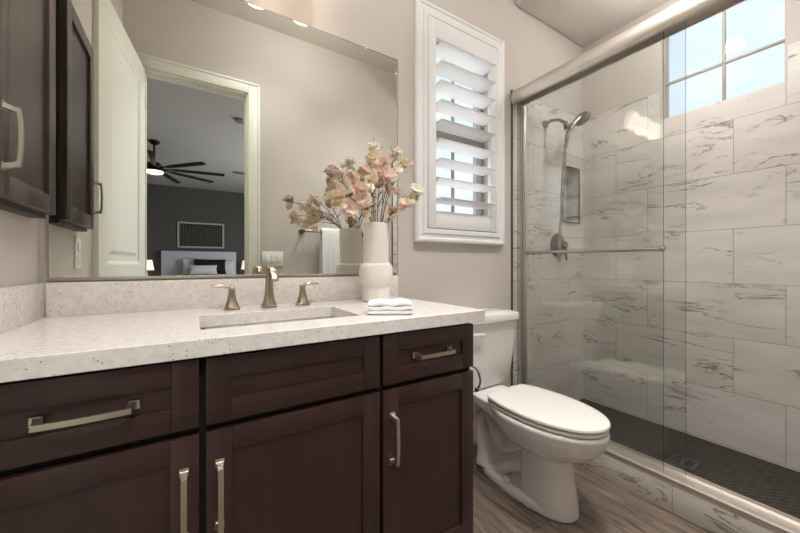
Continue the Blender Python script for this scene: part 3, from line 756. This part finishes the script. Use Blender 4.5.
sm = o.modifiers.new('s', 'SMOOTH'); sm.factor = .5; sm.iterations = 5
MB().lathe([(.016, .045), (.016, .058), (.011, .066), (.003, .068)], (TX-.088, 1.055, 0), 20).build('bolt_cap', MT['porc'], tl)
# seat ring + lid
def slab(z0, z1, cy, a, bf, bb, e, pf=2.1, pb=2.1, dome=.0):
    R = [egg(cy, a-e, bf-e, bb-e, z0, pf=pf, pb=pb), egg(cy, a, bf, bb, z0+e*.8, pf=pf, pb=pb), egg(cy, a, bf, bb, z1-e*.9, pf=pf, pb=pb), egg(cy, a-e*.4, bf-e*.4, bb-e*.4, z1-e*.3, pf=pf, pb=pb), egg(cy, a-e*1.4, bf-e*1.4, bb-e*1.4, z1, pf=pf, pb=pb)]
    if dome:
        R += [egg(cy, a*f, bf*f, bb*f, z1+dome*(1-f*f), pf=pf, pb=pb) for f in (.8, .55, .3, .08)]
    return [[(x, min(y, cy+.198), z) for x, y, z in r] for r in R]
m = MB(); m.loft(slab(.4005, .417, .935, .172, .275, .32, .006)); m.build('seat', MT['seat'], tl)
m = MB(); m.loft(slab(.4195, .437, .935, .174, .28, .33, .007, dome=.006))
for sg in (-1, 1): m.box(TX+sg*.075-.02, TX+sg*.075+.02, 1.125, 1.16, .4, .43, b=.006)
m.build('lid', MT['seat'], tl)
# tank
def rr3(w, y0, y1, z, r=.03): return rrect(TX+.0-w, TX+.0+w, y0, y1, z, r, 6)
m = MB(); m.loft([rr3(.175, 1.262, 1.425, .405, .035), rr3(.188, 1.25, 1.43, .425, .035), rr3(.2, 1.24, 1.432, .56, .03), rr3(.212, 1.228, 1.434, .752, .028)])
m.box(TX-.09, TX+.09, 1.27, 1.40, .395, .41, b=.004); m.build('tank', MT['porc'], tl)
m = MB(); m.loft([rr3(.216, 1.226, 1.436, .7525, .03), rr3(.224, 1.215, 1.438, .757, .032), rr3(.225, 1.214, 1.438, .785, .032), rr3(.22, 1.219, 1.436, .796, .03), rr3(.19, 1.245, 1.42, .804, .03), rr3(.1, 1.29, 1.37, .807, .02)])
m.build('tank_lid', MT['porc'], tl)
m = MB(); m.lathe([(.013, -.001), (.013, -.012), (.008, -.016)], (TX-.15, 1.232, .705), 20, 'y').tube([(TX-.15, 1.214, .705), (TX-.11, 1.212, .703), (TX-.075, 1.213, .70)], [.009, .009, .011], flat=(1, .7))
m.build('flush_lever', MT['porc'], tl)

# toilet paper holder on the vanity side
tp = thing('paper_holder', 'dark curved toilet paper holder on the side of the vanity', 'toilet paper holder', (.849, .975, .655))
m = MB(); m.lathe([(.02, -.004), (.02, .006), (.009, .01), (.007, .085)], (.849, .975, .655), 20, 'x'); m.build('mount', MT['dark'], tp)
m = MB(); P = [(.93, .985, .655), (.938, .965, .662), (.946, .945, .655), (.951, .932, .635), (.952, .926, .612), (.951, .930, .59), (.95, .943, .572)]
m.tube(P, .0038); m.sphere(P[-1], .009); m.build('arm', MT['gunm'], tp)

# water supply behind the toilet
ws = thing('supply_valve', 'white water supply hose and valve behind the toilet', 'valve', (1.13, YM, .17))
m = MB(); m.lathe([(.028, -.001), (.028, -.006), (.008, -.008), (.008, -.05)], (1.13, YM, .17), 20, 'y').sphere((1.13, YM-.055, .17), .016).sphere((1.13, YM-.085, .17), .016, (1.2, .5, .8)); m.build('stop_valve', MT['chrome'], ws)
MB().tube([(1.13, YM-.055, .18), (1.115, YM-.06, .26), (1.13, YM-.08, .34), (1.16, YM-.09, .41)], .006).build('hose', MT['plate'], ws)

# ============================================================ ON THE COUNTER
VX, VY = .694, 1.30
vs = thing('vase', 'tall matte cream ceramic vase standing in the counter corner', 'vase', (VX, VY, .9005))
m = MB(); m.lathe([(.055, .9005), (.0595, .904), (.06, .93), (.0575, .955), (.06, .972), (.0715, .992), (.0735, 1.01), (.0735, 1.045), (.070, 1.058), (.057, 1.068), (.0555, 1.08), (.056, 1.16), (.0565, 1.238), (.055, 1.242), (.052, 1.238), (.051, 1.1), (.05, .94), (.02, .93), (.002, .93)], (VX, VY, 0), 56)
m.build('vase_body', MT['vase'], vs)

def blossom(m, c, r, rnd):
    """round, papery, ruffled flower head"""
    c = Vector(c); ax = Vector((rnd.uniform(-.6, .6), -1+rnd.uniform(0, .8), rnd.uniform(-.2, .8))).normalized()
    for k in range(5):
        a2 = (ax+Vector((rnd.uniform(-.75, .75), rnd.uniform(-.75, .75), rnd.uniform(-.75, .75)))).normalized()
        u = a2.orthogonal().normalized(); w = a2.cross(u); cc = c+Vector((rnd.uniform(-.3, .3), rnd.uniform(-.3, .3), rnd.uniform(-.3, .3)))*r
        rings = []; ph = rnd.uniform(0, 6)
        for j, f in enumerate((.06, .4, .75, 1.0)):
            ring = []
            for i in range(18):
                t = 2*PI*i/18; rad = r*1.0*f*(1+.08*f*math.sin(3*t+ph)+.05*f*math.sin(7*t+ph))
                dz = r*(.30*f*f+.10*f*math.sin(5*t+ph*2))
                ring.append(cc+u*rad*math.cos(t)+w*rad*math.sin(t)+a2*dz)
            rings.append(ring)
        t_ = bmesh.new(); R = [[t_.verts.new(p) for p in rg] for rg in rings]
        for i in range(3):
            for j in range(18): t_.faces.new((R[i][j], R[i][(j+1) % 18], R[i+1][(j+1) % 18], R[i+1][j]))
        t_.faces.new(R[0]); m._merge(t_)
FL = [  # stems: label detail, [(x, y, z, tint, radius) ...]
 ('dried flower stem rising highest, with cream blossom at its tip', [(.684, 1.3, 1.582, 'c', .024), (.667, 1.26, 1.515, 'y', .026)]),
 ('dried flower stem with the high cream blossom right of the tallest', [(.827, 1.33, 1.594, 'c', .019)]),
 ('dried flower stem with a blush blossom at the upper right edge', [(.88, 1.36, 1.554, 'y', .024), (.76, 1.24, 1.482, 'c', .027)]),
 ('dried flower stem with large blush blossoms above the middle of vase', [(.708, 1.21, 1.429, 'p', .03), (.667, 1.19, 1.475, 'p', .028)]),
 ('dried flower stem with cream and blush heads left of the middle', [(.685, 1.33, 1.528, 'c', .026), (.616, 1.26, 1.456, 'p', .026)]),
 ('dried flower stem with tan and blush heads just over the vase mouth', [(.709, 1.3, 1.418, 't', .03), (.72, 1.24, 1.381, 'p', .027)]),
 ('dried flower stem with straw coloured head left of centre', [(.607, 1.18, 1.404, 'y', .03), (.726, 1.36, 1.488, 't', .026)]),
 ('dried flower stem leaning far right with round cream blossom', [(.839, 1.2, 1.388, 'c', .026), (.835, 1.23, 1.355, 'p', .02)]),
 ('dried flower stem with blush blossoms low at right of vase', [(.75, 1.16, 1.308, 'p', .027), (.745, 1.24, 1.29, 't', .024)]),
 ('dried flower stem with blush head low left beside the vase', [(.535, 1.2, 1.399, 'p', .027), (.54, 1.14, 1.341, 't', .027)]),
 ('dried flower stem leaning left with two pale heads', [(.501, 1.2, 1.363, 'c', .027), (.556, 1.12, 1.283, 'p', .03)]),
 ('dried flower stem hanging lowest at left with tan heads', [(.552, 1.2, 1.311, 't', .028), (.5, 1.15, 1.271, 'p', .026)]),
 ('dried flower stem leaning farthest left with a mauve head', [(.423, 1.13, 1.389, 'm', .027), (.453, 1.14, 1.309, 't', .024)]),
]
for idx, (lab, heads) in enumerate(FL):
    rnd = random.Random(50+idx*3)
    a0 = idx*2.4; base = Vector((VX+.022*math.cos(a0), VY+.022*math.sin(a0), .935))
    st = thing('dried_flower', lab, 'dried flower', base, 'dried flower stems in the vase')
    h0 = Vector(heads[0][:3]); mouth = Vector((VX+max(-.038, min(.038, (h0.x-VX)*.4)), VY+max(-.03, min(.03, (h0.y-VY)*.4)), 1.242))
    ctrl = mouth+Vector(((h0.x-mouth.x)*.35, (h0.y-mouth.y)*.35, (h0.z-mouth.z)*.6))
    P = [base.lerp(mouth, t/4) for t in range(4)]
    def bez(a, b, c, t): return a*(1-t)**2+b*2*t*(1-t)+c*t*t
    P += [bez(mouth, ctrl, h0, t/8) for t in range(9)]
    m = MB(); m.tube(P, [.0022]*4+[.002-.0001*i for i in range(9)], 7)
    for h in heads[1:]:
        hp = Vector(h[:3]); s0 = bez(mouth, ctrl, h0, .35)
        m.tube([s0, s0.lerp(hp, .5)+Vector((0, 0, .012)), hp], [.0016, .0013, .001], 6)
    for k in range(7):                       # bare side twigs
        t = rnd.uniform(.25, .95); s0 = bez(mouth, ctrl, h0, t); d = Vector((rnd.uniform(-1, 1), rnd.uniform(-.8, .3), rnd.uniform(-.1, .9)))*.05
        m.tube([s0, s0+d*.5+Vector((0, 0, .005)), s0+d], [.0012, .001, .0007], 5)
    m.build('stem', MT['twig'], st)
    for h in heads:
        b = MB(); blossom(b, h[:3], h[4], rnd); b.build('blossom', PET[h[3]], st)
        for q in range(1):                   # smaller heads clustered round it
            v = Vector((rnd.uniform(-1, 1), rnd.uniform(-.6, .6), rnd.uniform(-1, .3))).normalized()*rnd.uniform(.03, .042)
            b = MB(); c_ = Vector(h[:3])+v; c_.y = min(c_.y, YM-.04)
            b.tube([Vector(h[:3])-Vector((0, 0, .02)), c_], .0009, 5)
            blossom(b, c_, h[4]*rnd.uniform(.5, .62), rnd); b.build('blossom', PET[rnd.choice('cpyp')], st)

# folded hand towel
tw = MB(); base = (.565, .965, .9005)
Mt = Matrix.Translation((.565, .958, 0)) @ Matrix.Rotation(math.radians(-30), 4, 'Z')
for i, (w, d, z0, z1, dx) in enumerate(((.072, .055, .9008, .915, 0), (.072, .054, .913, .929, .001), (.070, .053, .927, .942, -.001))):
    R = []; K = 13
    for j in range(K):
        u = -w+2*w*j/(K-1); e = 1-abs(j/(K-1)*2-1)**8*.35
        zz = .0022*math.sin(j*1.1+i*2)
        ring = []
        for q in range(24):
            t = 2*PI*q/24; c_, s_ = math.cos(t), math.sin(t); k = 1/(abs(c_)**4+abs(s_)**4)**.25
            ring.append(Mt @ Vector((u+dx, d*k*c_*(.97+.03*e), max(.9006, (z0+z1)/2+(z1-z0)*.58*k*s_*e+zz*(1 if i else 0)))))
        R.append(ring)
    tw.loft(R)
tag(tw.build('folded_towel', MT['towel'], loc=base, ang=60), 'white folded hand towel lying at the front of the counter', 'towel')

# ============================================================ BEDROOM (seen in the mirror)
fx, fy = -.485, -3.74
fan = thing('ceiling_fan', 'dark ceiling fan with lit round lamp in the bedroom', 'ceiling fan', (fx, fy, HH))
MB().lathe([(.075, HH-.001), (.072, HH-.03), (.04, HH-.06), (.02, HH-.065)], (fx, fy, 0), 28).build('canopy', MT['dark'], fan)
MB().tube([(fx, fy, HH-.06), (fx, fy, 2.68)], .015).build('downrod', MT['dark'], fan)
MB().lathe([(.03, 2.70), (.09, 2.68), (.12, 2.64), (.12, 2.60), (.1, 2.575), (.14, 2.565), (.14, 2.55)], (fx, fy, 0), 32).build('motor', MT['dark'], fan)
MB().lathe([(.125, 2.55), (.12, 2.53), (.08, 2.515), (.01, 2.51)], (fx, fy, 0), 32).build('light_lens', MT['fanlight'], fan)
for k in range(9):
    Mb = Matrix.Translation((fx, fy, 2.60)) @ Matrix.Rotation(math.radians(40*k+8), 4, 'Z')
    m = MB(); R = []
    for u, w in ((.1, .02), (.22, .022), (.3, .05), (.6, .058), (.95, .06), (1.0, .05)):
        R.append([Mb @ Vector((u, s*w*.65, h+s*w*.2)) for s, h in ((-1, -.004), (1, -.004), (1, .004), (-1, .004))])
    m.loft(R); m.build('blade', MT['dark'], fan)

bed = thing('bed', 'bed with pale upholstered headboard in the bedroom', 'bed', (.24, -6.2, 0))
MB().box(-.60, 1.06, -7.24, -7.14, .02, 1.40, b=.02).build('headboard', MT['headb'], bed)
MB().box(-.56, 1.02, -7.13, -5.15, .05, .34, b=.02).build('bed_base', MT['headb'], bed)
MB().box(-.55, 1.01, -7.12, -5.15, .345, .68, b=.07, seg=4).build('mattress', MT['linen'], bed)
MB().box(-.58, 1.04, -6.6, -5.12, .4, .80, b=.09, seg=4).build('duvet', MT['linen'], bed)
def pillow(label, c, w, h, t, mt, tilt=.3):
    Mx = Matrix.Translation(c) @ Matrix.Rotation(tilt, 4, 'X'); m = MB(); R = []
    K = 12
    for j in range(K+1):
        v = -1+2*j/K; ring = []
        for i in range(28):
            a = 2*PI*i/28; ca, sa = math.cos(a), math.sin(a)
            ee = (1-abs(v)**3.0)**.5 if abs(v) < 1 else 0.02
            x = w*(ca/(max(abs(ca), .35*abs(ca)+.65)))*(.93+.07*abs(v)**2); y = t*sa*ee
            ring.append(Mx @ Vector((x, y, h*v*(.92+.08*ca*ca))))
        R.append(ring)
    m.loft(R); return tag(m.build('pillow', mt, loc=(c[0], c[1], c[2]-h)), label, 'pillow', 'pillows on the bed')
pillow('white pillow standing at left against the headboard', (.12, -6.98, .99), .30, .23, .07, MT['linen'], .2)
pillow('white pillow standing at right against the headboard', (.72, -6.98, .97), .28, .21, .07, MT['linen'], .2)
pillow('black pillow standing in front of white ones on the bed', (.43, -6.80, 1.0), .36, .2, .06, MT['blackc'], .3)
pillow('small pale pillow at the front of the bed pillows', (.28, -6.60, .93), .30, .13, .06, MT['linen'], .5)

def bedside(x, side):
    ns = thing('nightstand', 'dark nightstand on the %s side of the bed' % side, 'nightstand', (x, -7.02, 0), 'nightstands')
    MB().box(x-.25, x+.25, -7.25, -6.82, .08, .62, b=.006).build('body', MT['dark'], ns)
    MB().box(x-.26, x+.26, -7.26, -6.81, .621, .645, b=.004).build('top', MT['dark'], ns)
    for z in (.12, .37): MB().box(x-.235, x+.235, -6.819, -6.805, z, z+.23, b=.003).build('drawer', MT['dark'], ns)
    for sx in (-1, 1):
        for yy in (-7.2, -6.88): MB().box(x+sx*.22-.02, x+sx*.22+.02, yy-.02, yy+.02, 0, .079).build('leg', MT['dark'], ns)
    lp = thing('table_lamp', 'table lamp with white shade on the %s nightstand' % side, 'lamp', (x, -7.02, .6455), 'bedside lamps')
    MB().lathe([(.07, .646), (.07, .66), (.02, .67), (.045, .75), (.05, .80), (.015, .90), (.008, .93)], (x, -7.02, 0), 28).build('base', MT['metal2'], lp)
    MB().lathe([(.155, .925), (.115, 1.165), (.11, 1.165), (.15, .925)], (x, -7.02, 0), 36).build('lamp_shade', MT['lamp'], lp)
bedside(-.88, 'left'); bedside(1.32, 'right')

ar = thing('wall_art', 'framed dark woven artwork above the bed headboard', 'wall art', (.255, YB, 1.8))
MB().wall('y', YB+.001, YB+.035, -.27, .78, 1.49, 2.15, [(-.23, .74, 1.53, 2.11)]).build('frame', MT['metal2'], ar)
MB().box(-.235, .745, YB+.002, YB+.02, 1.525, 2.115).build('woven_panel', MT['rug'], ar)
m = MB()
for i in range(15): m.box(-.21+.064*i, -.206+.064*i+.004, YB+.02, YB+.025, 1.55, 2.09)
for i in range(13): m.box(-.21, .72, YB+.024, YB+.029, 1.56+.042*i, 1.566+.042*i)
m.build('weave', mat('weave_thread', '5e5a54', .8), ar)

sd = thing('smoke_detector', 'small round smoke detector on the bedroom ceiling', 'smoke detector', (.573, -2.15, HH))
MB().lathe([(.065, HH-.001), (.065, HH-.02), (.045, HH-.035), (.01, HH-.037)], (.573, -2.15, 0), 28).build('housing', MT['metal2'], sd)
av = thing('air_vent', 'rectangular air vent on the bedroom ceiling', 'vent', (.95, -5.05, HH))
MB().wall('z', HH-.012, HH-.001, .78, 1.12, -5.13, -4.97, [(.8, 1.1, -5.11, -4.99)]).build('frame', MT['metal2'], av)
m = MB()
for i in range(5): m.box(.8, 1.1, -5.105+.024*i, -5.095+.024*i, HH-.01, HH-.003)
m.build('slats', MT['metal2'], av)
